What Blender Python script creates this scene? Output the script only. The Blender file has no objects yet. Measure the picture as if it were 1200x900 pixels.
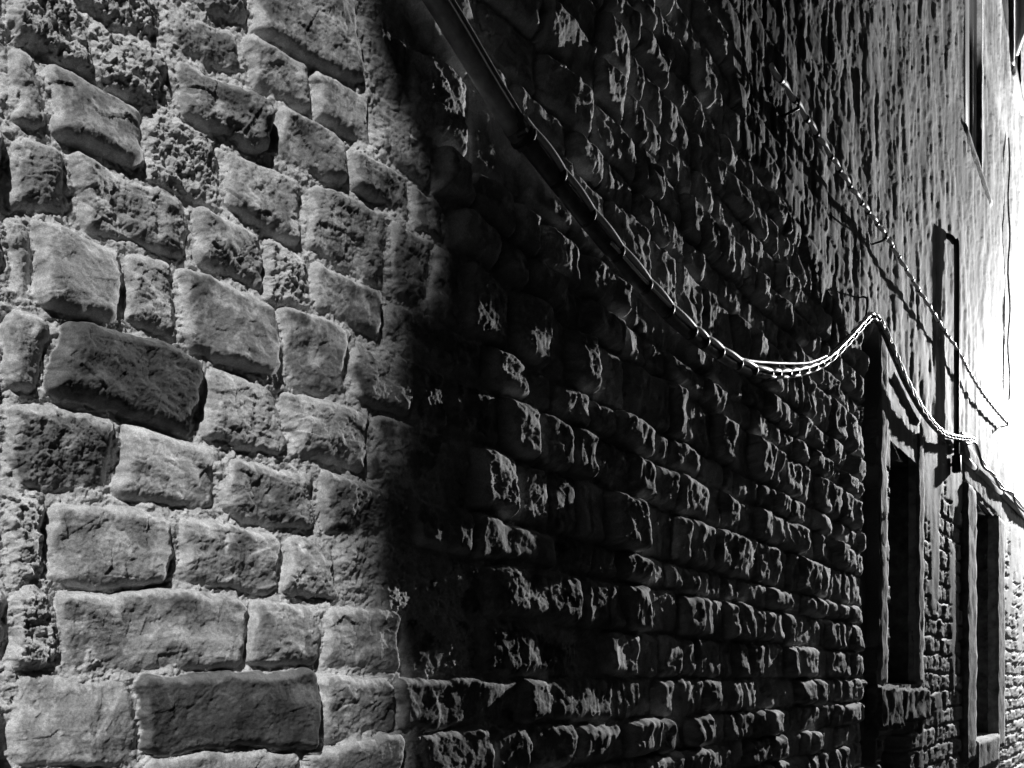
import bpy, bmesh, math, random
import numpy as np
from mathutils import Vector, noise as mnoise

random.seed(7)
RS = np.random.RandomState(11)
scene = bpy.context.scene
col = scene.collection

# ------------------------------------------------------------------ camera
F = 900.0                    # focal length in units of a 1200 px wide frame
VX, HY = 1350.0, 795.0       # where the wall's horizontals meet, horizon height
D, EYE = 1.5, 1.55           # camera distance from wall, eye height
TH = math.atan2(VX - 600, F)
S, C = math.sin(TH), math.cos(TH)
STEP = 1.15                   # mesh cell size, photo pixels

cam_d = bpy.data.cameras.new('camera')
cam = bpy.data.objects.new('camera', cam_d)
col.objects.link(cam)
cam.location = (0, -D, EYE)
cam.rotation_euler = (math.pi / 2, 0, TH - math.pi / 2)
cam_d.sensor_width = 36
cam_d.lens = 36 * F / 1200
cam_d.shift_y = (HY - 450) / 1200
cam_d.clip_start = 0.05
cam_d.clip_end = 2000
scene.camera = cam


def px_X(x, s=0.0):
    """distance along the wall seen at picture column x, on a plane s in front of the wall"""
    u = (np.asarray(x, float) - 600) / F
    return (D - s) * (C + u * S) / (S - u * C)


def depth(X, s=0.0):
    return X * C + (D - s) * S


def at(x, y, s=0.0):
    X = float(px_X(x, s))
    return Vector((X, -s, EYE + (HY - y) * depth(X, s) / F))


def Zat(x, y):
    X = px_X(x)
    return EYE + (HY - y) * depth(X) / F


# ------------------------------------------------------------------ noise
def hsh(ix, iy, seed):
    ix = ix.astype(np.int64).astype(np.uint32)
    iy = iy.astype(np.int64).astype(np.uint32)
    h = ix * np.uint32(374761393) + iy * np.uint32(668265263) + np.uint32((seed * 2246822519) & 0xffffffff)
    h = (h ^ (h >> np.uint32(13))) * np.uint32(1274126177)
    h = (h ^ (h >> np.uint32(16))) * np.uint32(2246822519)
    h = h ^ (h >> np.uint32(15))
    return h.astype(np.float64) / 4294967295.0


def perlin(x, y, seed=0):
    x0, y0 = np.floor(x), np.floor(y)
    fx, fy = x - x0, y - y0
    u = fx * fx * fx * (fx * (fx * 6 - 15) + 10)
    v = fy * fy * fy * (fy * (fy * 6 - 15) + 10)

    def g(dx, dy):
        a = hsh(x0 + dx, y0 + dy, seed) * 2 * math.pi
        return np.cos(a) * (fx - dx) + np.sin(a) * (fy - dy)
    a = g(0, 0) + u * (g(1, 0) - g(0, 0))
    b = g(0, 1) + u * (g(1, 1) - g(0, 1))
    return (a + v * (b - a)) * 1.5


def fbm(x, y, octv=4, seed=0, gain=0.5):
    t, a, n = 0, 1.0, 0
    for i in range(octv):
        t = t + a * perlin(x, y, seed + i * 17)
        n += a
        x, y, a = x * 2.03 + 5.1, y * 2.03 - 3.7, a * gain
    return t / n


def ridged(x, y, octv=3, seed=0, gain=0.5):
    t, a, n = 0, 1.0, 0
    for i in range(octv):
        t = t + a * (1 - np.abs(perlin(x, y, seed + i * 31)) * 1.6)
        n += a
        x, y, a = x * 2.1 + 2.2, y * 2.1 + 8.1, a * gain
    return t / n


def worley(x, y, seed=0):
    """F1, F2, and a tilted facet value per cell (broken rock)"""
    x0, y0 = np.floor(x), np.floor(y)
    f1 = np.full(x.shape, 9.0)
    f2 = np.full(x.shape, 9.0)
    fac = np.zeros(x.shape)
    idv = np.zeros(x.shape)
    for i in (-1, 0, 1):
        for j in (-1, 0, 1):
            cx, cy = x0 + i, y0 + j
            dx = x - (cx + hsh(cx, cy, seed))
            dy = y - (cy + hsh(cx, cy, seed + 1))
            d = np.sqrt(dx * dx + dy * dy)
            a = hsh(cx, cy, seed + 2) * 2 * math.pi
            fv = (np.cos(a) * dx + np.sin(a) * dy) + (hsh(cx, cy, seed + 3) - .5) * .5
            near = d < f1
            f2 = np.where(near, f1, np.minimum(f2, d))
            fac = np.where(near, fv, fac)
            idv = np.where(near, hsh(cx, cy, seed + 4), idv)
            f1 = np.where(near, d, f1)
    return f1, f2, fac, idv


def sstep(a, b, x):
    t = np.clip((x - a) / (b - a), 0, 1)
    return t * t * (3 - 2 * t)


# ------------------------------------------------------------------ the courses of stone
# boundaries between courses as traced on the wall (picture points put on the wall plane), top to bottom
BND = [
    [(0, -330), (290, -95), (430, 25), (520, 78)],
    [(0, -120), (180, 2), (285, 46), (370, 88), (430, 116)],
    [(0, -30), (190, 64), (312, 120), (395, 165), (450, 195)],
    [(0, 50), (45, 66), (160, 128), (250, 168), (330, 205), (404, 229), (478, 270)],
    [(0, 150), (80, 180), (225, 240), (300, 275), (355, 305), (440, 345)],
    [(0, 250), (70, 268), (208, 312), (300, 347), (355, 372), (440, 403)],
    [(0, 357), (120, 385), (200, 408), (313, 449), (400, 472), (475, 494)],
    [(0, 470), (50, 474), (220, 515), (313, 542), (408, 559), (475, 580), (640, 625)],
    [(0, 581), (125, 590), (250, 610), (365, 630), (475, 638), (550, 656), (645, 668)],
    [(0, 683), (90, 690), (190, 691), (320, 697), (392, 707), (505, 720)],
    [(0, 792), (160, 788), (280, 786), (365, 787), (460, 794)],
    [(0, 900), (150, 898), (165, 884), (360, 877), (455, 855), (700, 846)],
    [(0, 1020), (350, 965), (460, 925), (700, 893)],
]
# each traced stone: right-hand joint (picture column), height off the joints, tone, kind (s stone, m mortar/rubble patch)
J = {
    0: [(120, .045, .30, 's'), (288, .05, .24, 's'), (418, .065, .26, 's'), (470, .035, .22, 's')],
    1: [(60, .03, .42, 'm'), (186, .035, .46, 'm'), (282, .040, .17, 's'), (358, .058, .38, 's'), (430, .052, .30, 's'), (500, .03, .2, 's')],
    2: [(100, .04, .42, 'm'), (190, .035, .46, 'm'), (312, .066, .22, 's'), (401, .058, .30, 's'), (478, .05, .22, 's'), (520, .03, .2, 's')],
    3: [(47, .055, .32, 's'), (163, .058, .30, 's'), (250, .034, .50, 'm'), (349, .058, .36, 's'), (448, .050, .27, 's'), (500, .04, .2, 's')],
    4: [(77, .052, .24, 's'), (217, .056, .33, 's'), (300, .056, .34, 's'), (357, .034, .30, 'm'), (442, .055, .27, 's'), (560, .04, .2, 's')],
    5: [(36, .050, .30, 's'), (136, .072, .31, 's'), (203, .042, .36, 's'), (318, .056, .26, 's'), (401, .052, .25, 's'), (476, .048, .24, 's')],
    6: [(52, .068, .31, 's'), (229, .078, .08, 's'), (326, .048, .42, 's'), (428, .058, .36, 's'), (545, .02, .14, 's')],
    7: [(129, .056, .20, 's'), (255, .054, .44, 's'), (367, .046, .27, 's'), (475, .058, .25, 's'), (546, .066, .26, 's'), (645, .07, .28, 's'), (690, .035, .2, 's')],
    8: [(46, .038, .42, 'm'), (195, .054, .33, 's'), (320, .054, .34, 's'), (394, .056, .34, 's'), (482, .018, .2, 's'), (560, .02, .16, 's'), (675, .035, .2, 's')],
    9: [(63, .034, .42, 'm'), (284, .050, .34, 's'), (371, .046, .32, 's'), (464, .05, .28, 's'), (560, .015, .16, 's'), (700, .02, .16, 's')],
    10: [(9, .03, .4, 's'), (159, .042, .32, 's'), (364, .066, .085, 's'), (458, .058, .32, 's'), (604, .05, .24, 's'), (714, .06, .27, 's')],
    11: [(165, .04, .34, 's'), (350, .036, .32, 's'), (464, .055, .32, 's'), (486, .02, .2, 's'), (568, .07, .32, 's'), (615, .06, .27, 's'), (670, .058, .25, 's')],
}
bx, bz = [], []
for pl in BND:
    p = np.array(pl, float)
    bx.append(px_X(p[:, 0]))
    bz.append(Zat(p[:, 0], p[:, 1]))
TOPZ = 14.0
while bz[0][-1] < 12.5:
    step = .148 + RS.uniform(-.025, .025)
    xs = np.linspace(-4, 7, 12)
    top = np.interp(xs, bx[0], bz[0]) if len(bx[0]) < 9 else bz[0]
    bx.insert(0, xs)
    bz.insert(0, top + step + RS.uniform(-.008, .008, 12))
    J = {k + 1: v for k, v in J.items()}
while bz[-1][-1] > -.5:
    step = .14 + RS.uniform(-.02, .03)
    bx.append(bx[-1])
    bz.append(bz[-1] - step)
NR = len(bx) - 1             # rows between boundaries i and i+1
rows = []
for i in range(NR):
    joints, att = [], []
    first = float(px_X(0)) if i in J else -.2 + RS.uniform(0, .3)
    x = first
    pre = []
    while x > -4.5:
        L = RS.uniform(.17, .36)
        x -= L
        pre.append(x)
    joints = pre[::-1]
    att = [(RS.uniform(.022, .036), RS.uniform(.2, .36), 0) for _ in pre]
    joints.append(first)
    if i in J:
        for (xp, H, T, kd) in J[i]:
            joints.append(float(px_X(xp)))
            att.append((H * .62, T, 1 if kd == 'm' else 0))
    x = joints[-1]
    while x < 8:
        x += RS.choice([RS.uniform(.11, .2), RS.uniform(.17, .33)])
        joints.append(x)
        att.append((RS.uniform(.012, .066), RS.uniform(.30, .56), 0))
    skew = RS.uniform(-.12, .12, len(joints))
    rows.append((np.array(joints), np.array(att), skew, RS.uniform(-1, 1, (len(att), 3))))
# stones that stand out of the dark part of the wall
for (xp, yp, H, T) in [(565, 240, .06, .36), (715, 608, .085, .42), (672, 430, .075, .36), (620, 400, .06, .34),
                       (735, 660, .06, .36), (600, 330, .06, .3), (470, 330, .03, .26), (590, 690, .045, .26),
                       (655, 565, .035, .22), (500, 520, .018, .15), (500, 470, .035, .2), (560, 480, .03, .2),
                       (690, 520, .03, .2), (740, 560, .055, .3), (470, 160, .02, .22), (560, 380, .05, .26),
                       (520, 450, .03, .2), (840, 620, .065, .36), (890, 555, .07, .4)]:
    X, Z = float(px_X(xp)), float(Zat(xp, yp))
    r = sum(Z < np.interp(X, bx[k], bz[k]) for k in range(NR + 1)) - 1
    jn = rows[r][0]
    k = int(np.searchsorted(jn, X)) - 1
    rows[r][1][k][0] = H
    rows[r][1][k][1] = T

# openings in the facade: X0, X1, Z0, Z1
def rect(x0, x1, z0, z1):
    return (float(px_X(x0)), float(px_X(x1)), z0, z1)
OPEN = {
    'low_window': (6.05, 6.86, 1.50, 3.28),
    'tall_window': (9.33, 10.80, .87, 3.50),
    'high_window': (8.97, 9.92, 7.22, 9.6),
    'shutter_window': (12.42, 13.4, 10.0, 12.2),
}
# lower edge of the plaster coat on the wall, traced as picture points
PL = np.array([(650, -520), (760, -230), (826, 0), (872, 150), (925, 285), (985, 385), (1012, 400), (1020, 384), (1040, 415),
               (1070, 470), (1100, 508), (1130, 540), (1165, 580), (1200, 620), (1250, 700)], float)
PLX, PLZ = px_X(PL[:, 0]), Zat(PL[:, 0], PL[:, 1])


def field(X, Z):
    """height off the wall plane, tone, and which skin (0 stone, 1 plaster, 2 exposed rubble) at wall points"""
    wx = fbm(X * 8, Z * 8, 3, 3) * .024 + fbm(X * 30, Z * 30, 3, 5) * .007
    wz = fbm(X * 6, Z * 6, 3, 8) * .018 + fbm(X * 28, Z * 28, 3, 9) * .006
    Xw, Zw = X + wx, Z + wz
    row = np.full(X.shape, -1, int)
    zb = [np.interp(Xw, bx[k], bz[k]) for k in range(NR + 1)]
    for k in range(NR + 1):
        row += (Zw < zb[k])
    row = np.clip(row, 0, NR - 1)
    H = np.zeros(X.shape); T = np.zeros(X.shape); K = np.zeros(X.shape)
    dl = np.zeros(X.shape); dr = np.zeros(X.shape); dt = np.zeros(X.shape); db = np.zeros(X.shape)
    tl = np.zeros(X.shape); tz = np.zeros(X.shape); sd = np.zeros(X.shape)
    for r in range(NR):
        m = row == r
        if not m.any():
            continue
        jn, at_, sk, rv = rows[r]
        x, z = Xw[m], Zw[m]
        zt, zl = zb[r][m], zb[r + 1][m]
        zm = (zt + zl) / 2
        k = np.clip(np.searchsorted(jn, x) - 1, 0, len(jn) - 2)
        x0, x1 = jn[k] + sk[k] * (z - zm), jn[k + 1] + sk[k + 1] * (z - zm)
        H[m], T[m], K[m] = at_[k, 0], at_[k, 1], at_[k, 2]
        dl[m], dr[m], dt[m], db[m] = x - x0, x1 - x, zt - z, z - zl
        tl[m], tz[m], sd[m] = rv[k, 0], rv[k, 1], rv[k, 2]
    hx, hz = (dl + dr) / 2, (dt + db) / 2
    px_, pz_ = (dl - dr) / 2, (db - dt) / 2
    gap = .004 + .003 * sd + .005 * fbm(X * 12, Z * 12, 2, 37)
    rad = np.minimum(.026 + .008 * tl, .8 * np.minimum(hx, hz))
    qx = np.abs(px_) - (hx - gap - rad)
    qz = np.abs(pz_) - (hz - gap - rad)
    sdf = np.sqrt(np.maximum(qx, 0) ** 2 + np.maximum(qz, 0) ** 2) + np.minimum(np.maximum(qx, qz), 0) - rad
    din = -sdf
    w = .031 + .008 * sd + .008 * sstep(1.3, 2.2, X)
    t = np.clip(din / w, 0, 1)
    prof = np.sqrt(1 - (1 - t) ** 2)
    sx, sz = X + sd * 37.0, Z + tl * 29.0
    _, _, fac, _ = worley(sx * 13, sz * 13, 41)
    f1b, f2b, facb, _ = worley(sx * 34, sz * 34, 47)
    body = fbm(sx * 5, sz * 6, 3, 50) * .022
    f1c, f2c, _, _ = worley(sx * 45 + fbm(X * 30, Z * 30, 2, 43) * .6, sz * 45, 49)
    pock = sstep(.30, .05, f1c) * sstep(.0, .4, fbm(sx * 9, sz * 9, 2, 44))
    chip = sstep(.02, .20, fbm(sx * 11, sz * 13, 3, 46))
    rough = fac * .0035 + facb * .0014 + chip * .003 + (ridged(sx * 9, sz * 8, 3, 60) - .6) * .0045 + fbm(sx * 60, sz * 60, 5, 66, .68) * .0046 - pock * .0026
    amp = .6 + .7 * np.clip(.5 + sd, 0, 1)
    farr = sstep(1.2, 2.6, X)
    _, _, facv, _ = worley(sx * 24, sz * 11, 73)
    vert = fbm(sx * 16, sz * 7, 4, 71, .6) * .006 + facv * .0055        # tool marks and split faces
    stone = H * prof + prof * (body + rough * amp * (1 - .5 * farr) + vert * (.15 + .9 * farr) + tl * .10 * px_ + (.12 * tz) * pz_)
    # mortar with pebbles and pits
    f1m, f2m, facm, idm = worley(X * 75, Z * 75, 83)
    pits = np.clip(fbm(X * 45, Z * 45, 2, 90) - .12, 0, 1)
    mort = .0165 + fbm(X * 9, Z * 9, 3, 95) * .024 + facm * .0035 - pits * .010 + fbm(X * 70, Z * 70, 4, 98, .7) * .0048
    mort -= .020 * farr
    patch = K > .5
    big = .02 + H * .55 + fbm(X * 12, Z * 12, 3, 99) * .018 + fac * .004 + facm * .005 - pits * .014 + fbm(X * 65, Z * 65, 4, 97, .7) * .010
    knot = np.exp(-((X - 1.03) ** 2 + (Z - EYE - .77) ** 2) / .0009)
    big -= knot * .05
    pt = sstep(-.01, .02, din)
    stone = np.where(patch, big * pt + mort * (1 - pt), stone)
    hs = np.maximum(stone, mort * .9) if True else stone
    ism = sstep(.004, -.006, hs - mort * .9 - .004)              # where the joint shows
    tone_n = fbm(sx * 5, sz * 5, 3, 120)
    blot = sstep(.02, .30, fbm(sx * 16, sz * 12, 5, 125, .65)) - .6 * sstep(.05, .35, fbm(sx * 10, sz * 10, 4, 127, .6))
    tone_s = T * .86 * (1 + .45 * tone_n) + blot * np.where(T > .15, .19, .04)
    white = sstep(.30, .55, fbm(X * 22, Z * 11, 4, 131)) * sstep(-.1, .3, fbm(X * 3, Z * 3, 2, 133))
    tone_s = tone_s + white * np.where(T > .15, .35, .06)
    smear = sstep(.004, -.004, din - .016 - .030 * fbm(X * 17, Z * 17, 4, 145, .6) * .8) * sstep(2.6, 1.2, X)
    tone_m = .52 + .20 * fbm(X * 30, Z * 30, 3, 140)
    tone_s = np.where(patch, .42 + .25 * fbm(X * 28, Z * 28, 3, 141) - .25 * pits * 4 * .3 - knot * .3, tone_s)
    tone_s = tone_s + smear * np.where(T < .13, .12, .6) * (tone_m - tone_s)
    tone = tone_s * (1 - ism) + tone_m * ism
    # ---------------- plaster coat
    plz = np.interp(X, PLX, PLZ)
    slant = fbm(X * 3.0, Z * 2.0, 4, 200) * .35
    inpl = (Z - plz + slant * np.where(X < 5.6, 1.6, .35))
    u1 = fbm(X * 2.6, Z * 1.1, 5, 210, .55)
    u2 = fbm(X * 8.0, Z * 2.4, 4, 220, .6)
    u3 = ridged(X * 13, Z * 3.6, 3, 226, .6)
    ter = sstep(-.02, .02, u1 + .4 * u2) * .003 + sstep(.10, .18, u1 + .6 * u2) * .003 + sstep(-.24, -.16, u2 + .3 * u1) * .003
    nearp = .20 * np.clip((6.5 - X) / 3, 0, 1)
    pl_h = .022 + ter + u2 * (.0022 + .007 * nearp) + (u3 - .55) * (.0018 + .005 * nearp) + u1 * .008 + fbm(X * 30, Z * 14, 3, 230) * .0008
    under = np.clip(1 - np.clip(X - 2.5, 0, 9) / 4.5, 0, 1)      # stones telegraph through where the coat is thin
    pl_h = pl_h + under * stone * .32
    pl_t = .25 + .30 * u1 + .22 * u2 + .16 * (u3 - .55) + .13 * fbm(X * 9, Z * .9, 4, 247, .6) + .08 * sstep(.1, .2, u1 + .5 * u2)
    pl_t = pl_t - .10 * sstep(.15, .4, fbm(X * 1.3, Z * .7, 3, 240))
    pl_t = pl_t * (1 - .6 * sstep(5.9, 3.4, X + .8 * fbm(X * .9, Z * .6, 3, 244)))     # dimness away from the lamp painted into the plaster tone
    # ---------------- exposed rubble by the windows
    rw, rh = .25, .16
    wx, wz = wx * 2.0, wz * 2.2
    rr = np.floor((Z + wz) / rh)
    xo = (X + wx) / rw + hsh(rr, rr * 0 + 3, 5) * 3.0
    ff = xo - np.floor(xo)
    jx = np.minimum(ff, 1 - ff) * rw
    jz = ((Z + wz) / rh - rr)
    jz = np.minimum(jz, 1 - jz) * rh
    bid = hsh(rr, np.floor(xo), 77)
    bt = np.clip((np.minimum(jx, jz) - .006) / .018, 0, 1)
    cov = sstep(-.05, .18, fbm(X * 2.2, Z * 1.2, 4, 250) + np.clip((Z - 2.4) * .35, -.22, .8))   # left-over render
    rb = np.sqrt(1 - (1 - bt) ** 2) * (.020 + .024 * bid) + fbm(X * 16, Z * 16, 3, 260) * .010 + fac * .006
    rb = rb * (1 - cov) + cov * (.042 + .5 * (pl_h - .03))
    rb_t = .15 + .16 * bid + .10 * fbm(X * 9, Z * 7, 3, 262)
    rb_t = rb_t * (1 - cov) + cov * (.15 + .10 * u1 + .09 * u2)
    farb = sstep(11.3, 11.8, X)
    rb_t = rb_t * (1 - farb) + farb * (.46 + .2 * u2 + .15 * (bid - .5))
    # hole broken under the low window
    hole = sstep(.10, -.03, np.maximum(np.abs(X - 6.25) - .34, np.abs(Z - .98) - .13) + fbm(X * 6, Z * 6, 3, 270) * .10)
    rb = rb - hole * .16 - .07 * (X < 5.70) * sstep(4.3, 3.9, Z)
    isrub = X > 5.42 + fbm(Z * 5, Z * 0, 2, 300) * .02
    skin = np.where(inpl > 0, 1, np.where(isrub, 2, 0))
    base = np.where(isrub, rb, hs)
    bl = sstep(-.10, .06, inpl)
    h = base * (1 - bl) + pl_h * bl
    bl2 = sstep(-.02, .02, inpl)
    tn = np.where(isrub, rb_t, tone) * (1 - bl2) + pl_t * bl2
    return h, np.clip(tn, .03, .8), skin


# ------------------------------------------------------------------ materials
def newmat(name):
    m = bpy.data.materials.new(name)
    m.use_nodes = True
    nt = m.node_tree
    return m, nt, nt.nodes['Principled BSDF']


def grey(v):
    return (v, v, v, 1)


def mat_wall(name, rough, grain, bump, sc=150.0, spec=.35):
    m, nt, b = newmat(name)
    a = nt.nodes.new('ShaderNodeAttribute'); a.attribute_name = 'tone'
    g = nt.nodes.new('ShaderNodeNewGeometry')
    n1 = nt.nodes.new('ShaderNodeTexNoise'); n1.inputs['Scale'].default_value = sc
    n1.inputs['Detail'].default_value = 5; n1.inputs['Roughness'].default_value = .75
    nt.links.new(g.outputs['Position'], n1.inputs['Vector'])
    mr = nt.nodes.new('ShaderNodeMapRange')
    mr.inputs['From Min'].default_value = .25; mr.inputs['From Max'].default_value = .75
    mr.inputs['To Min'].default_value = 1 - grain; mr.inputs['To Max'].default_value = 1 + grain
    nt.links.new(n1.outputs['Fac'], mr.inputs['Value'])
    n2 = nt.nodes.new('ShaderNodeTexNoise'); n2.inputs['Scale'].default_value = sc * 3.4
    n2.inputs['Detail'].default_value = 3; n2.inputs['Roughness'].default_value = .8
    nt.links.new(g.outputs['Position'], n2.inputs['Vector'])
    mr2 = nt.nodes.new('ShaderNodeMapRange')
    mr2.inputs['From Min'].default_value = .25; mr2.inputs['From Max'].default_value = .75
    mr2.inputs['To Min'].default_value = 1 - grain * 1.3; mr2.inputs['To Max'].default_value = 1 + grain * 1.3
    nt.links.new(n2.outputs['Fac'], mr2.inputs['Value'])
    m2 = nt.nodes.new('ShaderNodeMath'); m2.operation = 'MULTIPLY'
    nt.links.new(mr.outputs['Result'], m2.inputs[0]); nt.links.new(mr2.outputs['Result'], m2.inputs[1])
    mu = nt.nodes.new('ShaderNodeMath'); mu.operation = 'MULTIPLY'
    nt.links.new(a.outputs['Fac'], mu.inputs[0]); nt.links.new(m2.outputs[0], mu.inputs[1])
    cc = nt.nodes.new('ShaderNodeCombineColor')
    for k in range(3):
        nt.links.new(mu.outputs[0], cc.inputs[k])
    nt.links.new(cc.outputs[0], b.inputs['Base Color'])
    b.inputs['Roughness'].default_value = rough
    b.inputs['Specular IOR Level'].default_value = spec
    bp = nt.nodes.new('ShaderNodeBump'); bp.inputs['Strength'].default_value = bump
    bp.inputs['Distance'].default_value = .0016
    nt.links.new(n1.outputs['Fac'], bp.inputs['Height']); nt.links.new(bp.outputs[0], b.inputs['Normal'])
    return m


def mat_plain(name, v, rough=.7, var=.3, scale=20.0, bump=.3, dist=.004, metal=0.0, spec=.5):
    m, nt, b = newmat(name)
    g = nt.nodes.new('ShaderNodeNewGeometry')
    n1 = nt.nodes.new('ShaderNodeTexNoise'); n1.inputs['Scale'].default_value = scale
    n1.inputs['Detail'].default_value = 6; n1.inputs['Roughness'].default_value = .65
    nt.links.new(g.outputs['Position'], n1.inputs['Vector'])
    r = nt.nodes.new('ShaderNodeValToRGB')
    r.color_ramp.elements[0].position = .3; r.color_ramp.elements[1].position = .7
    r.color_ramp.elements[0].color = grey(v * (1 - var)); r.color_ramp.elements[1].color = grey(min(.85, v * (1 + var)))
    nt.links.new(n1.outputs['Fac'], r.inputs['Fac']); nt.links.new(r.outputs[0], b.inputs['Base Color'])
    b.inputs['Roughness'].default_value = rough; b.inputs['Metallic'].default_value = metal
    b.inputs['Specular IOR Level'].default_value = spec
    bp = nt.nodes.new('ShaderNodeBump'); bp.inputs['Strength'].default_value = bump; bp.inputs['Distance'].default_value = dist
    nt.links.new(n1.outputs['Fac'], bp.inputs['Height']); nt.links.new(bp.outputs[0], b.inputs['Normal'])
    return m


M = dict(
    stone=mat_wall('weathered_stone', .85, .38, .7, 170, .12),
    plaster=mat_wall('old_plaster', .85, .22, .5, 70, .25),
    rubble=mat_wall('exposed_rubble', .8, .3, .6, 90, .3),
    trim=mat_plain('dressed_stone', .30, .9, .6, 9, .8, .012, spec=.2),
    trim_dark=mat_plain('sooty_stone', .13, .9, .65, 11, .8, .012, spec=.2),
    dark=mat_plain('dark_room', .008, .9, .2, 8, .1, spec=.1),
    pane=mat_plain('dusty_glass', .015, .55, .4, 6, .1, spec=.2),
    wood=mat_plain('grey_wood', .10, .7, .3, 30, .3),
    greywood=mat_plain('grey_shutter', .075, .7, .15, 30, .3),
    iron=mat_plain('black_iron', .02, .5, .4, 60, .3, .001, spec=.4),
    sheath=mat_plain('black_cable_sheath', .10, .38, .5, 40, .25, .001, spec=.6),
    palecable=mat_plain('bare_metal_wire', .85, .52, .12, 60, .1, .001, metal=1.0),
    galv=mat_plain('dull_galvanised_wire', .8, .62, .15, 60, .1, .001, metal=.8),
    palepipe=mat_plain('pale_conduit', .5, .5, .25, 40, .2, .001),
    conduit=mat_plain('dark_conduit', .28, .42, .4, 30, .3, .001, spec=.5),
    paving=mat_plain('alley_paving', .016, 1, .4, 3, .6, .02, 0, 0),
    render2=mat_plain('dark_render', .02, 1, .4, 5, .5, .02, 0, 0),
    render3=mat_plain('bounce_render', .04, 1, .3, 4, .4, .02, 0, 0),
    tile=mat_plain('roof_tile', .15, .85, .4, 12, .6, .03),
)


# ------------------------------------------------------------------ object helpers
def empty(name, loc=(0, 0, 0), label=None, cat=None, group=None):
    o = bpy.data.objects.new(name, None)
    col.objects.link(o)
    o.location = loc
    o.empty_display_size = .2
    if label: o['label'] = label
    if cat: o['category'] = cat
    if group: o['group'] = group
    return o


def link(name, me, mat, parent=None, smooth=True):
    o = bpy.data.objects.new(name, me)
    col.objects.link(o)
    if mat: me.materials.append(mat)
    if smooth:
        me.polygons.foreach_set('use_smooth', [True] * len(me.polygons))
    if parent:
        o.parent = parent
        o.matrix_parent_inverse.translation = -Vector(parent.location)
    return o


def obj(name, bm, mat, parent=None, smooth=True):
    me = bpy.data.meshes.new(name)
    bmesh.ops.recalc_face_normals(bm, faces=bm.faces)
    bm.to_mesh(me); bm.free()
    return link(name, me, mat, parent, smooth)


def add_box(bm, a, b, bevel=.0, cuts=None, rough=0.0, freq=9.0):
    lo = Vector((min(a[0], b[0]), min(a[1], b[1]), min(a[2], b[2])))
    hi = Vector((max(a[0], b[0]), max(a[1], b[1]), max(a[2], b[2])))
    t = bmesh.new()
    bmesh.ops.create_cube(t, size=1)
    for v in t.verts:
        v.co = Vector((lo[k] + (v.co[k] + .5) * (hi[k] - lo[k]) for k in range(3)))
    if bevel:
        bmesh.ops.bevel(t, geom=t.edges[:], offset=bevel, segments=2, affect='EDGES')
    if cuts:
        for k in range(3):
            n = max(0, int((hi[k] - lo[k]) / cuts))
            for i in range(1, n + 1):
                p = lo.copy(); p[k] = lo[k] + (hi[k] - lo[k]) * i / (n + 1)
                nn = Vector((0, 0, 0)); nn[k] = 1
                bmesh.ops.bisect_plane(t, geom=t.verts[:] + t.edges[:] + t.faces[:], plane_co=p, plane_no=nn, dist=1e-5)
    if rough:
        for v in t.verts:
            n = mnoise.noise_vector(v.co * freq) + .5 * mnoise.noise_vector(v.co * freq * 2.7)
            v.co += n * rough
    me = bpy.data.meshes.new('tmp'); t.to_mesh(me); t.free()
    bm.from_mesh(me); bpy.data.meshes.remove(me)


def smooth_path(pts, n=12):
    """Catmull-Rom through the points"""
    P = [Vector(p) for p in pts]
    P = [P[0] * 2 - P[1]] + P + [P[-1] * 2 - P[-2]]
    out = []
    for i in range(1, len(P) - 2):
        for k in range(n):
            t = k / n
            a, b, c, d = P[i - 1], P[i], P[i + 1], P[i + 2]
            out.append(.5 * ((2 * b) + (c - a) * t + (2 * a - 5 * b + 4 * c - d) * t * t + (3 * b - a - 3 * c + d) * t ** 3))
    out.append(P[-2])
    return out


def resample(path, step):
    L = [0]
    for i in range(1, len(path)):
        L.append(L[-1] + (path[i] - path[i - 1]).length)
    n = max(2, int(L[-1] / step) + 1)
    out, j = [], 0
    for k in range(n):
        s = L[-1] * k / (n - 1)
        while j < len(L) - 2 and L[j + 1] < s:
            j += 1
        t = (s - L[j]) / max(1e-9, L[j + 1] - L[j])
        out.append(path[j].lerp(path[j + 1], t))
    return out


def frames(path):
    fr = []
    for i, p in enumerate(path):
        t = (path[min(i + 1, len(path) - 1)] - path[max(i - 1, 0)]).normalized()
        n = Vector((0, -1, 0)); n = (n - t * n.dot(t))
        if n.length < 1e-3:
            n = Vector((1, 0, 0)) - t * t.x
        n.normalize()
        fr.append((t, n, t.cross(n)))
    return fr


def add_tube(bm, path, r, sides=10, cap=True):
    fr = frames(path)
    rings = []
    for i, p in enumerate(path):
        rr = r(i / (len(path) - 1)) if callable(r) else r
        _, n, b = fr[i]
        rings.append([bm.verts.new(p + (n * math.cos(2 * math.pi * k / sides) + b * math.sin(2 * math.pi * k / sides)) * rr) for k in range(sides)])
    for a, b in zip(rings[:-1], rings[1:]):
        for k in range(sides):
            bm.faces.new((a[k], a[(k + 1) % sides], b[(k + 1) % sides], b[k]))
    if cap:
        bm.faces.new(rings[0][::-1]); bm.faces.new(rings[-1])


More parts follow.
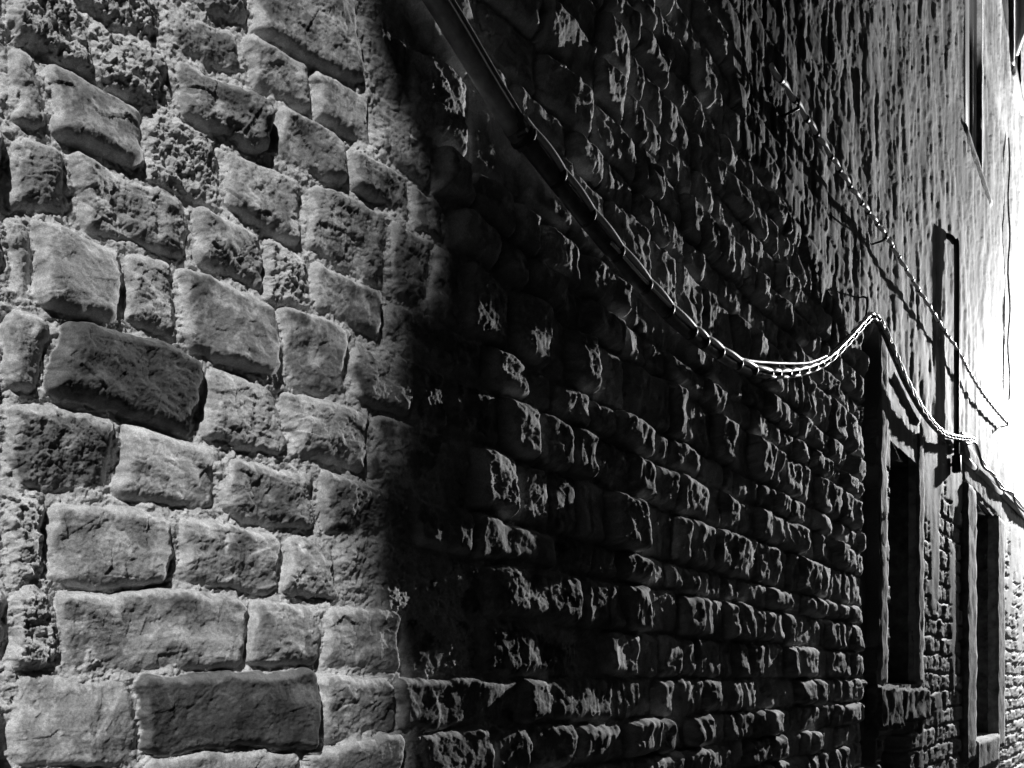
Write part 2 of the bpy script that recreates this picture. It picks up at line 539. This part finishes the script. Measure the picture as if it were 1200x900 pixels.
# ------------------------------------------------------------------ the old house: facade skin as real relief
WALL_T = .32
house = empty('stone_house', (5, 0, 0),
              'old stone house wall, rough squared blocks nearby and flaking plaster farther along', 'house')
xc = np.concatenate([np.linspace(-4, float(px_X(-260)), 120)[:-1],
                     px_X(np.arange(-260, -40, 4.0)), px_X(np.arange(-40, 1206, STEP)), px_X(np.arange(1206, 1290, 1.5))])
ny = int(1010 / STEP)
Xg, Zg = [], []
dd = np.maximum(depth(xc), 1.0)
zlo = np.maximum(EYE + (HY - 945) * dd / F, -.25)
zhi = np.minimum(EYE + (HY + 50) * dd / F, TOPZ - .6)
tt = np.linspace(0, 1, ny)
lowr = np.linspace(0, 1, 46)[:-1]
highr = np.linspace(0, 1, 61)[1:]
Zc = np.concatenate([-.6 + (zlo + .6)[:, None] * lowr[None, :],
                     zlo[:, None] + (zhi - zlo)[:, None] * tt[None, :],
                     zhi[:, None] + (TOPZ - zhi)[:, None] * highr[None, :]], axis=1)
Xc = np.repeat(xc[:, None], Zc.shape[1], axis=1)
h, tone, skin = field(Xc.ravel(), Zc.ravel())
nx, nz = Xc.shape
V = np.stack([Xc.ravel(), -h, Zc.ravel()], axis=1)
idx = np.arange(nx * nz).reshape(nx, nz)
Q = np.stack([idx[:-1, :-1], idx[1:, :-1], idx[1:, 1:], idx[:-1, 1:]], axis=2).reshape(-1, 4)
qx, qz = Xc.ravel()[Q].mean(1), Zc.ravel()[Q].mean(1)
keep = np.ones(len(Q), bool)
for (x0, x1, z0, z1) in OPEN.values():
    keep &= ~((qx > x0) & (qx < x1) & (qz > z0) & (qz < z1))
qs = skin[Q[:, 0]]


def skin_mesh(name, mask, mat):
    q = Q[mask]
    used = np.unique(q)
    remap = np.zeros(nx * nz, np.int32); remap[used] = np.arange(len(used))
    q = remap[q].astype(np.int32)
    me = bpy.data.meshes.new(name)
    me.vertices.add(len(used)); me.vertices.foreach_set('co', V[used].astype(np.float32).ravel())
    me.loops.add(q.size); me.loops.foreach_set('vertex_index', q.ravel())
    me.polygons.add(len(q))
    me.polygons.foreach_set('loop_start', np.arange(0, q.size, 4, dtype=np.int32))
    me.polygons.foreach_set('use_smooth', np.ones(len(q), bool))
    at_ = me.attributes.new('tone', 'FLOAT', 'POINT')
    at_.data.foreach_set('value', tone[used].astype(np.float32))
    me.update(calc_edges=True)
    return link(name, me, mat, house, smooth=False)


skin_mesh('stone_masonry', keep & (qs == 0), M['stone'])
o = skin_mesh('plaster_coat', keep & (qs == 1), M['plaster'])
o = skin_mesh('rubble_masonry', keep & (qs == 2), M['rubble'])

# body of the house behind the skin and its roof
bm = bmesh.new()
add_box(bm, (-4, 1.0, -.5), (24.5, 8, TOPZ))
obj('house_body', bm, M['dark'], house, False)
bm = bmesh.new()
vs = [bm.verts.new(p) for p in ((-4.3, -.1, TOPZ + .02), (22.8, -.1, TOPZ + .02), (22.8, 4, TOPZ + 1.8), (-4.3, 4, TOPZ + 1.8), (22.8, 8.2, TOPZ + .02), (-4.3, 8.2, TOPZ + .02))]
for f in ((0, 1, 2, 3), (3, 2, 4, 5), (0, 3, 5), (1, 4, 2), (0, 5, 4, 1)):
    bm.faces.new([vs[k] for k in f])
obj('roof', bm, M['tile'], house, False)


def window(name, key, deep, parts, label=None):
    x0, x1, z0, z1 = OPEN[key]
    # reveal: four inner sides of the opening, thick stone
    bm = bmesh.new()
    e = .012
    add_box(bm, (x0 - .10, .02, z0 - .1), (x0 + e, deep + .3, z1 + .1), .004)
    add_box(bm, (x1 - e, .02, z0 - .1), (x1 + .10, deep + .3, z1 + .1), .004)
    add_box(bm, (x0 + e + .001, .02, z1 - e), (x1 - e - .001, deep + .3, z1 + .10), .004)
    add_box(bm, (x0 + e + .001, .02, z0 - .10), (x1 - e - .001, deep + .3, z0 + e), .004)
    w = obj(name, bm, M['trim_dark'], house)
    if label: w['label'] = label
    return w


# low window in the dark, its surround standing proud
w = window('window', 'low_window', .25, None, 'tall dark unglazed window opening beside the end of the stone courses')
x0, x1, z0, z1 = OPEN['low_window']
bm = bmesh.new(); add_box(bm, (5.74, -.05, 1.50), (5.94, .06, 4.05), .014, .05, .014, 8)
add_box(bm, (5.95, -.022, 1.50), (x0 + .005, .06, 3.6), .014, .05, .012, 8)
obj('jamb', bm, M['trim'], w)
bm = bmesh.new(); add_box(bm, (x1 - .005, -.055, 1.50), (7.06, .06, 3.55), .014, .05, .012, 8)
obj('jamb', bm, M['trim'], w)
bm = bmesh.new()
# flared head, dressed back towards the opening
for (a, b, c, d_) in [((x0 + .008, z1), (x1 - .008, z1), (x1 - .008, z1 + .34), (x0 + .008, z1 + .50))]:
    pts = [Vector((a[0], .12, a[1])), Vector((b[0], .12, b[1])), Vector((c[0], -.06, c[1])), Vector((d_[0], -.06, d_[1]))]
    n = 14
    g = [[None] * (n + 1) for _ in range(n + 1)]
    for i in range(n + 1):
        for j in range(n + 1):
            p = pts[0].lerp(pts[1], i / n).lerp(pts[3].lerp(pts[2], i / n), j / n)
            p.y += .012 * mnoise.noise(p * 8)
            g[i][j] = bm.verts.new(p)
    for i in range(n):
        for j in range(n):
            bm.faces.new((g[i][j], g[i + 1][j], g[i + 1][j + 1], g[i][j + 1]))
hd = obj('lintel', bm, M['trim'], w)
bm = bmesh.new(); add_box(bm, (5.66, -.075, 1.19), (6.30, .05, 1.497), .02, .035, .020, 9)
add_box(bm, (6.32, -.07, 1.21), (7.20, .05, 1.475), .02, .035, .020, 9)
obj('sill', bm, M['trim_dark'], w)
bm = bmesh.new(); add_box(bm, (x0 + .013, .40, z0 + .013), (x1 - .013, .43, z1 - .013))
obj('pane', bm, M['dark'], w, False)

# tall window nearer the light
w = window('window', 'tall_window', .25, None, 'tall window with pale stone jambs and a bright sill, nearer the light')
x0, x1, z0, z1 = OPEN['tall_window']
bm = bmesh.new(); add_box(bm, (8.82, -.085, .70), (x0 + .005, .06, 3.52), .014, .06, .012, 7)
obj('jamb', bm, M['trim'], w)
bm = bmesh.new(); add_box(bm, (x1 - .005, -.085, .70), (11.35, .06, 3.52), .014, .06, .012, 7)
obj('jamb', bm, M['trim'], w)
bm = bmesh.new(); add_box(bm, (8.85, -.05, 3.525), (11.32, .06, 3.98), .014, .06, .012, 7)
obj('lintel', bm, M['trim'], w)
bm = bmesh.new(); add_box(bm, (x0 + .01, -.10, .55), (x1 - .01, .3, z0 + .02), .014, .06, .012, 7)
obj('sill', bm, M['trim'], w)
bm = bmesh.new(); add_box(bm, (x0 + .013, .30, z0 + .013), (x1 - .70, .33, z1 - .013))
obj('pane', bm, M['dark'], w, False)
bm = bmesh.new(); add_box(bm, (x1 - .70, .20, z0 + .03), (x1 - .02, .25, z1 - .02), .006)
for k in range(5):
    add_box(bm, (x1 - .69 + k * .133, .190, z0 + .05), (x1 - .69 + k * .133 + .122, .199, z1 - .05), .003)
obj('shutter', bm, M['wood'], w)

# window high on the plaster
w = window('window', 'high_window', .2, None, 'high window with grey closed shutter above the iron bar')
x0, x1, z0, z1 = OPEN['high_window']
bm = bmesh.new(); add_box(bm, (x0 + .013, .012, z0 + .013), (x1 - .013, .05, z1 - .013), .004)
for k in range(2):
    a = x0 + .02 + k * (x1 - x0 - .03) / 2
    add_box(bm, (a, .001, z0 + .04), (a + (x1 - x0 - .05) / 2, .011, z1 - .04), .003)
obj('shutter', bm, M['greywood'], w)
bm = bmesh.new(); add_box(bm, (x1 + .0, -.036, z0 - .02), (x1 + .16, .05, z1 + .1), .01, .15, .006, 5)
obj('jamb', bm, M['trim'], w)
bm = bmesh.new(); add_box(bm, (x0 - .02, -.05, z0 - .085), (x1 + .72, .05, z0 - .005), .014, .12, .006, 5)
obj('sill', bm, M['trim'], w)

# window with a leaf standing open, near the top right
w = window('window', 'shutter_window', .2, None, 'far high window with one dark shutter leaf standing open')
x0, x1, z0, z1 = OPEN['shutter_window']
bm = bmesh.new(); add_box(bm, (x0 + .013, .12, z0 + .013), (x1 - .013, .15, z1 - .013))
obj('pane', bm, M['pane'], w, False)
bm = bmesh.new(); add_box(bm, (x0 - .14, -.062, z0 - .10), (x0 + .03, .05, z1 + .1), .012, .12, .007, 6)
add_box(bm, (x0 + .031, -.062, z0 - .16), (x1 + .1, .05, z0 + .02), .012, .12, .007, 6)
obj('surround', bm, M['trim'], w)
bm = bmesh.new(); add_box(bm, (0, -.02, 0), (-.62, .02, z1 - z0 - .05), .004)
for k in range(24):
    zz = .12 + k * (z1 - z0 - .3) / 24
    add_box(bm, (-.06, -.028, zz), (-.56, -.021, zz + .05), .002)
a = math.radians(18)
for v in bm.verts:
    x, y = v.co.x, v.co.y
    v.co = Vector((x0 - .02 + x * math.cos(a) - y * math.sin(a), -.09 + x * math.sin(a) + y * math.cos(a), z0 + v.co.z))
obj('shutter', bm, M['wood'], w)

# ------------------------------------------------------------------ cables
# main bundle: conduit at upper left, then cable with pale wire tied on, sagging to the hook
def onwall(pts, s):
    return [at(x, y, q if (q := (p[2] if len(p) > 2 else s)) else s) for p in pts for (x, y) in [p[:2]]]


t = empty('cable_bundle', at(880, 440, .09),
          'thick tied cable bundle sagging across the dark stones towards the iron bar', 'cable')
cond = resample(smooth_path(onwall([(430, -150), (480, -52), (530, 30), (570, 97), (603, 150)], .10)), .02)
bm = bmesh.new(); add_tube(bm, cond, .030, 16)
obj('conduit', bm, M['conduit'], t)
bm = bmesh.new(); add_tube(bm, [p + Vector((.022, -.026, .013)) for p in cond], .005, 8)
obj('wire', bm, M['palepipe'], t)
bm = bmesh.new()
add_tube(bm, resample([at(596, 136, .10), at(617, 168, .10)], .01), lambda u: .035 if .15 < u < .85 else .032, 16)
obj('coupling', bm, M['sheath'], t)
main_px = [(603, 150), (640, 197), (690, 262), (740, 322), (790, 376), (830, 408), (868, 431), (900, 440), (935, 437),
           (965, 425), (990, 402), (1008, 382), (1020, 372), (1032, 384), (1046, 416), (1062, 452), (1082, 486), (1102, 508), (1122, 514), (1136, 515)]
main = resample(smooth_path(onwall(main_px, .10)), .012)
bm = bmesh.new(); add_tube(bm, main, lambda u: .026 - .0115 * min(1, u * 3), 14)
obj('cable', bm, M['sheath'], t)
fr = frames(main)
# where the ties sit
rng = random.Random(5)
tie_at = [4]
while tie_at[-1] < len(main) - 14 and len(tie_at) < 96:
    tie_at.append(tie_at[-1] + int(rng.uniform(9, 17)))


def bow(i):
    """0 at a tie, 1 midway between two ties"""
    k = int(np.searchsorted(tie_at, i, side='right')) - 1
    if k < 0 or k >= len(tie_at) - 1:
        return 0.0
    return math.sin(math.pi * (i - tie_at[k]) / (tie_at[k + 1] - tie_at[k]))


# pale wire tied along the upper side of the sheath, bowing out between the ties
side = []
for i, p in enumerate(main):
    tt_, n, b = fr[i]
    up = Vector((0, 0, 1)); up = (up - tt_ * up.dot(tt_)).normalized()
    u = i / (len(main) - 1)
    rr = .026 - .0115 * min(1, u * 3)
    side.append(p + up * (rr * .62 + .006 + .003 * bow(i)) + n * (rr * .80 + .005 + .004 * bow(i)))
bm = bmesh.new(); add_tube(bm, side, .0115, 10)
o = obj('wire', bm, M['palecable'], t); o['label'] = 'pale wire tied along the upper side of the dark cable'
side2 = []
for i, p in enumerate(main):
    tt_, n, b = fr[i]
    u = i / (len(main) - 1)
    rr = .026 - .0115 * min(1, u * 3)
    side2.append(p + n * (rr + .006) - Vector((0, 0, 1)) * .012 + n * .004 * math.sin(i * .45))
bm = bmesh.new(); add_tube(bm, side2[150:], .008, 8)
obj('wire', bm, M['palepipe'], t)
# the wire that has come loose and hangs tauter above
loose = resample(smooth_path(onwall([(716, 284), (760, 333), (800, 372), (840, 402), (868, 420), (905, 425), (945, 425), (968, 417)], .125)), .02)
bm = bmesh.new(); add_tube(bm, loose, .006, 8)
o = obj('wire', bm, M['palecable'], t); o['label'] = 'pale wire pulled loose above the bundle'
# ties
for i in tie_at:
    tt_, n, b = fr[i]
    u = i / (len(main) - 1)
    rr = .026 - .0115 * min(1, u * 3) + .008
    up = Vector((0, 0, 1)); up = (up - tt_ * up.dot(tt_)).normalized()
    c0 = main[i] + up * .005 + n * .007
    hw = rng.uniform(.006, .010)
    bm = bmesh.new(); add_tube(bm, [c0 - tt_ * hw, c0 - tt_ * hw * .6, c0 + tt_ * hw * .6, c0 + tt_ * hw], lambda q, rr=rr: rr if .2 < q < .8 else rr - .003, 14)
    obj('tie', bm, M['iron'], t)

# wall clamp holding the conduit
t = empty('wall_clamp', at(600, 142, 0), 'rusty wall clamp gripping the lower end of the thick conduit', 'clamp')
c0 = at(600, 143, .10)
bm = bmesh.new()
ca, cb = at(610, 157, .10), at(614, 163, .10)
add_tube(bm, [ca, ca.lerp(cb, .2), ca.lerp(cb, .8), cb], lambda u: .0385 if .2 < u < .8 else .036, 18)
add_tube(bm, [at(612, 160, .06) + Vector((-.02, 0, -.02)), at(612, 160, -.02) + Vector((-.02, 0, -.02))], .010, 8)
obj('strap', bm, M['iron'], t)
bm = bmesh.new(); add_tube(bm, [ca.lerp(cb, .5) + Vector((-.036, -.012, -.022)), ca.lerp(cb, .5) + Vector((-.036, -.046, -.022))], .007, 6)
obj('bolt', bm, M['iron'], t, False)

# hook at the crest of the bundle
bm = bmesh.new()
b0 = at(1019, 366, .10)
add_tube(bm, resample(smooth_path([Vector((b0.x - .01, .05, b0.z + .10)), Vector((b0.x - .01, -.05, b0.z + .11)), Vector((b0.x, -.085, b0.z + .09)),
                                   Vector((b0.x, -.085, b0.z + .03)), Vector((b0.x + .01, -.07, b0.z - .045)), Vector((b0.x + .02, -.10, b0.z - .06)), Vector((b0.x + .02, -.14, b0.z - .02))], 8), .01), .006, 8)
o = obj('wall_hook', bm, M['iron'])
o['label'] = 'bent iron wall hook lifting the tied cable bundle to its peak'; o['category'] = 'hook'

# thinner tied cable running high on the plaster
t = empty('thin_cable', at(1037, 276, .1), 'thin pale tied cable slanting down the flaking plaster behind the iron bar', 'cable')
thin_px = [(903, 78), (934, 122), (965, 170), (1000, 224), (1037, 276), (1070, 330), (1098, 374), (1109, 392), (1118, 404),
           (1126, 418), (1138, 440), (1152, 462), (1166, 480), (1180, 496)]
thin = resample(smooth_path(onwall(thin_px, .09)), .02)
thin = [p + Vector((0, .004 * math.sin(i * .62) - .004, .005 * math.cos(i * .62))) for i, p in enumerate(thin)]
bm = bmesh.new(); add_tube(bm, thin, .0125, 10)
obj('cable', bm, M['galv'], t)
ft = frames(thin)
i = 6
rng = random.Random(9)
while i < len(thin) - 3:
    tt_, n, b = ft[i]
    bm = bmesh.new(); add_tube(bm, [thin[i] - tt_ * .014, thin[i] + tt_ * .014], .0145, 10)
    obj('tie', bm, M['iron'], t)
    i += int(rng.uniform(8, 13))
# pins
for (x, y, lab) in [(1037, 276, 'short iron pin holding the thin cable midway across the plaster'),
                    (934, 121, 'short iron pin at the dark upper end of the thin cable'),
                    (1180, 496, 'short iron pin at the bright lower end of the thin cable')]:
    p = at(x, y, .11)
    bm = bmesh.new()
    add_tube(bm, [Vector((p.x, .06, p.z - .03)), Vector((p.x, -.09, p.z - .03)), Vector((p.x, -.122, p.z - .026))], .008, 8)
    add_tube(bm, [Vector((p.x, -.115, p.z - .03)), Vector((p.x, -.12, p.z + .015))], .007, 8)
    o = obj('cable_pin', bm, M['iron'])
    o['label'] = lab; o['category'] = 'pin'; o['group'] = 'pins holding the thin cable'

# iron bar standing off the wall
t = empty('iron_bar', at(1121, 545, .09), 'black upright iron bar with bent top standing off the plaster', 'bar')
sb = .085
top = at(1121, 284, sb)
bot = at(1121, 546, sb)
bot = Vector((top.x, top.y, bot.z))
bm = bmesh.new()
add_tube(bm, resample(smooth_path([bot, bot.lerp(top, .5), top - Vector((0, 0, .08)), top + Vector((-.02, .015, -.005)), top + Vector((-.10, .05, .03)), top + Vector((-.20, .16, .05))], 10), .02), .024, 12)
obj('rod', bm, M['iron'], t)
bm = bmesh.new(); add_box(bm, bot + Vector((-.035, .035, -.06)), bot + Vector((.035, -.035, .10)), .006)
obj('foot', bm, M['iron'], t)
bm = bmesh.new(); add_tube(bm, [bot + Vector((0, 0, .02)), Vector((bot.x, .08, bot.z + .02))], .018, 8)
obj('bracket', bm, M['iron'], t)

# pale conduit running on from the bar, with wires on top
t = empty('conduit_run', at(1160, 566, .08), 'pale conduit running from the iron bar along the wall above the tall window', 'pipe')
run = [at(1126, 533, .055), at(1142, 549, .055), at(1173, 578, .055), at(1203, 608, .055), at(1235, 640, .055)]
for a, b in zip(run[:-1], run[1:]):
    L = (b - a).normalized()
    bm = bmesh.new(); add_tube(bm, [a + L * .015, b - L * .015], .032, 14)
    obj('pipe', bm, M['palepipe'], t)
    bm = bmesh.new(); add_tube(bm, [b - L * .05, b + L * .05], .037, 14)
    obj('collar', bm, M['sheath'], t)
bm = bmesh.new(); add_tube(bm, resample(smooth_path(onwall([(1126, 508), (1140, 514), (1143, 520), (1148, 535), (1158, 550), (1168, 562), (1178, 574), (1190, 584), (1203, 600), (1225, 622)], .09)), .02), .016, 8)
obj('wire', bm, M['palecable'], t)
bm = bmesh.new(); add_tube(bm, resample(smooth_path(onwall([(1126, 514), (1133, 520), (1141, 518), (1146, 526), (1152, 546), (1164, 556), (1172, 572), (1186, 578), (1192, 592), (1215, 612)], .10)), .02), .014, 8)
obj('wire', bm, M['sheath'], t)

# upright cable at the far end
bm = bmesh.new()
Xv = float(px_X(1176))
add_tube(bm, [Vector((Xv + .03 * math.sin(k * .9), -.06 - .01 * math.sin(k), 5.2 + k * .15)) for k in range(24)], .010, 8)
o = obj('upright_cable', bm, M['sheath'])
o['label'] = 'dark cable running straight up the bright far plaster'; o['category'] = 'cable'

# ------------------------------------------------------------------ ground, the house across, the lamp
bm = bmesh.new()
vs = [bm.verts.new(p) for p in ((-600, -600, 0), (600, -600, 0), (600, 600, 0), (-600, 600, 0))]
bm.faces.new(vs)
o = obj('ground', bm, M['paving'], None, False); o['kind'] = 'structure'

SUN_AZ, SUN_EL = 48.0, 44.0         # degrees left of the wall's normal, elevation
W = 5.5
Xedge = float(px_X(432))
Xc_ = Xedge + .20 - math.tan(math.radians(SUN_AZ)) * W
opp = empty('facing_house', (12, -W, 0), 'tall dark house across the alley, out of the picture', 'house')
bm = bmesh.new(); add_box(bm, (Xc_ + .3, -W, -.3), (13.2, -W - 7, 16), .03)
obj('wall', bm, M['render2'], opp, False)
bm = bmesh.new()
vs = [bm.verts.new(p) for p in ((Xc_, -W + .3, 16.02), (13.2, -W + .3, 16.02), (13.2, -W - 3.5, 18), (Xc_, -W - 3.5, 18), (13.2, -W - 7.3, 16.02), (Xc_, -W - 7.3, 16.02))]
for f in ((0, 1, 2, 3), (3, 2, 4, 5), (0, 3, 5), (1, 4, 2), (0, 5, 4, 1)):
    bm.faces.new([vs[k] for k in f])
obj('roof', bm, M['tile'], opp, False)
for kx in range(3):
    for kz in range(3):
        bm = bmesh.new(); a = Xc_ + 2.5 + kx * 5; b = 1.6 + kz * 4.3
        add_box(bm, (a, -W + .05, b), (a + 1.2, -W + .004, b + 2.0), .01)
        wf = obj('window', bm, M['trim_dark'], opp)
        bm = bmesh.new(); add_box(bm, (a + .12, -W + .062, b + .12), (a + 1.08, -W + .052, b + 1.88))
        obj('pane', bm, M['pane'], wf, False)

bm = bmesh.new()
for k in range(34):
    zq = k * .46
    jut = (.08, .16, .30, .06, .06, .10, .18)[k % 7]  # uneven corner blocks added to make the unseen house's shadow edge ragged
    add_box(bm, (Xc_ - .34 + jut, -W + .03, zq + .01), (Xc_ + .9, -W - .5, zq + .45), .02)
obj('shadow_edge_quoins', bm, M['trim_dark'], opp)
nb = empty('facing_house', (26, -W, 0), 'rendered house added across the alley to bounce lamplight, out of the picture', 'house')
bm = bmesh.new(); add_box(bm, (13.25, -W - .2, -.3), (36, -W - 7, 15), .03)  # unseen house added opposite the lamp, its tone set for bounce fill
obj('wall', bm, M['render3'], nb, False)
bm = bmesh.new()
vs = [bm.verts.new(p) for p in ((13.25, -W + .1, 15.02), (36, -W + .1, 15.02), (36, -W - 3.5, 17), (13.25, -W - 3.5, 17), (36, -W - 7.3, 15.02), (13.25, -W - 7.3, 15.02))]
for f in ((0, 1, 2, 3), (3, 2, 4, 5), (0, 3, 5), (1, 4, 2), (0, 5, 4, 1)):
    bm.faces.new([vs[k] for k in f])
obj('roof', bm, M['tile'], nb, False)
for kx in range(4):
    for kz in range(3):
        bm = bmesh.new(); a = 15.5 + kx * 5; b = 1.6 + kz * 4.3
        add_box(bm, (a, -W - .15, b), (a + 1.2, -W - .196, b + 2.0), .01)
        wf = obj('window', bm, M['trim_dark'], nb)
        bm = bmesh.new(); add_box(bm, (a + .12, -W - .138, b + .12), (a + 1.08, -W - .148, b + 1.88))
        obj('pane', bm, M['pane'], wf, False)

LP = Vector((19.0, -1.35, 7.8))
t = empty('wall_lamp', (LP.x, 0, LP.z), 'lit street lamp on a bracket at the bright far end of the wall', 'lamp')
bm = bmesh.new()
add_tube(bm, resample(smooth_path([(LP.x, .05, LP.z + .2), (LP.x, -.4, LP.z + .5), (LP.x, -1.1, LP.z + .55), LP + Vector((0, 0, .36))], 8), .03), .025, 10)
obj('arm', bm, M['iron'], t)
bm = bmesh.new()
add_tube(bm, [LP + Vector((0, 0, z)) for z in (.36, .34, .27, .19)], lambda u: .04 if u < .3 else (.08 if u < .7 else .115), 20)
obj('lamp_shade', bm, M['iron'], t)
bm = bmesh.new(); add_box(bm, LP + Vector((-.55, -.125, -.62)), LP + Vector((-.16, -.145, .30)), .004)
add_box(bm, LP + Vector((-.50, -.1245, .20)), LP + Vector((-.2, .02, .22)), .004)
obj('light_blocker', bm, M['iron'], t, False)  # unseen plates added to keep lamplight off the alley and house across
m, nt, b = newmat('lamp_glow'); b.inputs['Emission Color'].default_value = grey(1); b.inputs['Emission Strength'].default_value = 30
bm = bmesh.new(); bmesh.ops.create_uvsphere(bm, u_segments=16, v_segments=10, radius=.06)
for v in bm.verts: v.co += LP + Vector((0, 0, .12))
obj('bulb', bm, m, t)
ld = bpy.data.lights.new('street_lamp_light', 'POINT'); ld.energy = 16500; ld.shadow_soft_size = .07
lo = bpy.data.objects.new('street_lamp_light', ld); col.objects.link(lo); lo.location = LP - Vector((0, 0, .06))

# ------------------------------------------------------------------ sun and sky
sd = bpy.data.lights.new('sun', 'SUN'); sd.energy = 3.9; sd.angle = math.radians(1.0); sd.color = (1, 1, 1)
so = bpy.data.objects.new('sun', sd); col.objects.link(so)
az, el = math.radians(SUN_AZ), math.radians(SUN_EL)
tosun = Vector((-math.sin(az) * math.cos(el), -math.cos(az) * math.cos(el), math.sin(el)))
so.rotation_euler = tosun.to_track_quat('Z', 'Y').to_euler()
so.location = (-5, -8, 12)
world = bpy.data.worlds.new('World'); scene.world = world
world.use_nodes = True
nt = world.node_tree
sky = nt.nodes.new('ShaderNodeTexSky'); sky.sky_type = 'NISHITA'; sky.sun_disc = False
sky.sun_elevation = el
sky.sun_rotation = math.atan2(tosun.x, tosun.y)
bw = nt.nodes.new('ShaderNodeRGBToBW')
nt.links.new(sky.outputs[0], bw.inputs[0])
bg = nt.nodes['Background']; bg.inputs['Strength'].default_value = .0016
nt.links.new(bw.outputs[0], bg.inputs['Color'])

vs_ = scene.view_settings
scene.display_settings.display_device = 'sRGB'
vs_.view_transform = 'Standard'; vs_.look = 'None'; vs_.exposure = 0; vs_.gamma = 1; vs_.use_curve_mapping = False
scene.cycles.max_bounces = 6
scene.cycles.diffuse_bounces = 1
scene.cycles.use_denoising = True
scene.cycles.denoising_prefilter = 'ACCURATE'
scene.cycles.sample_clamp_indirect = 1.5
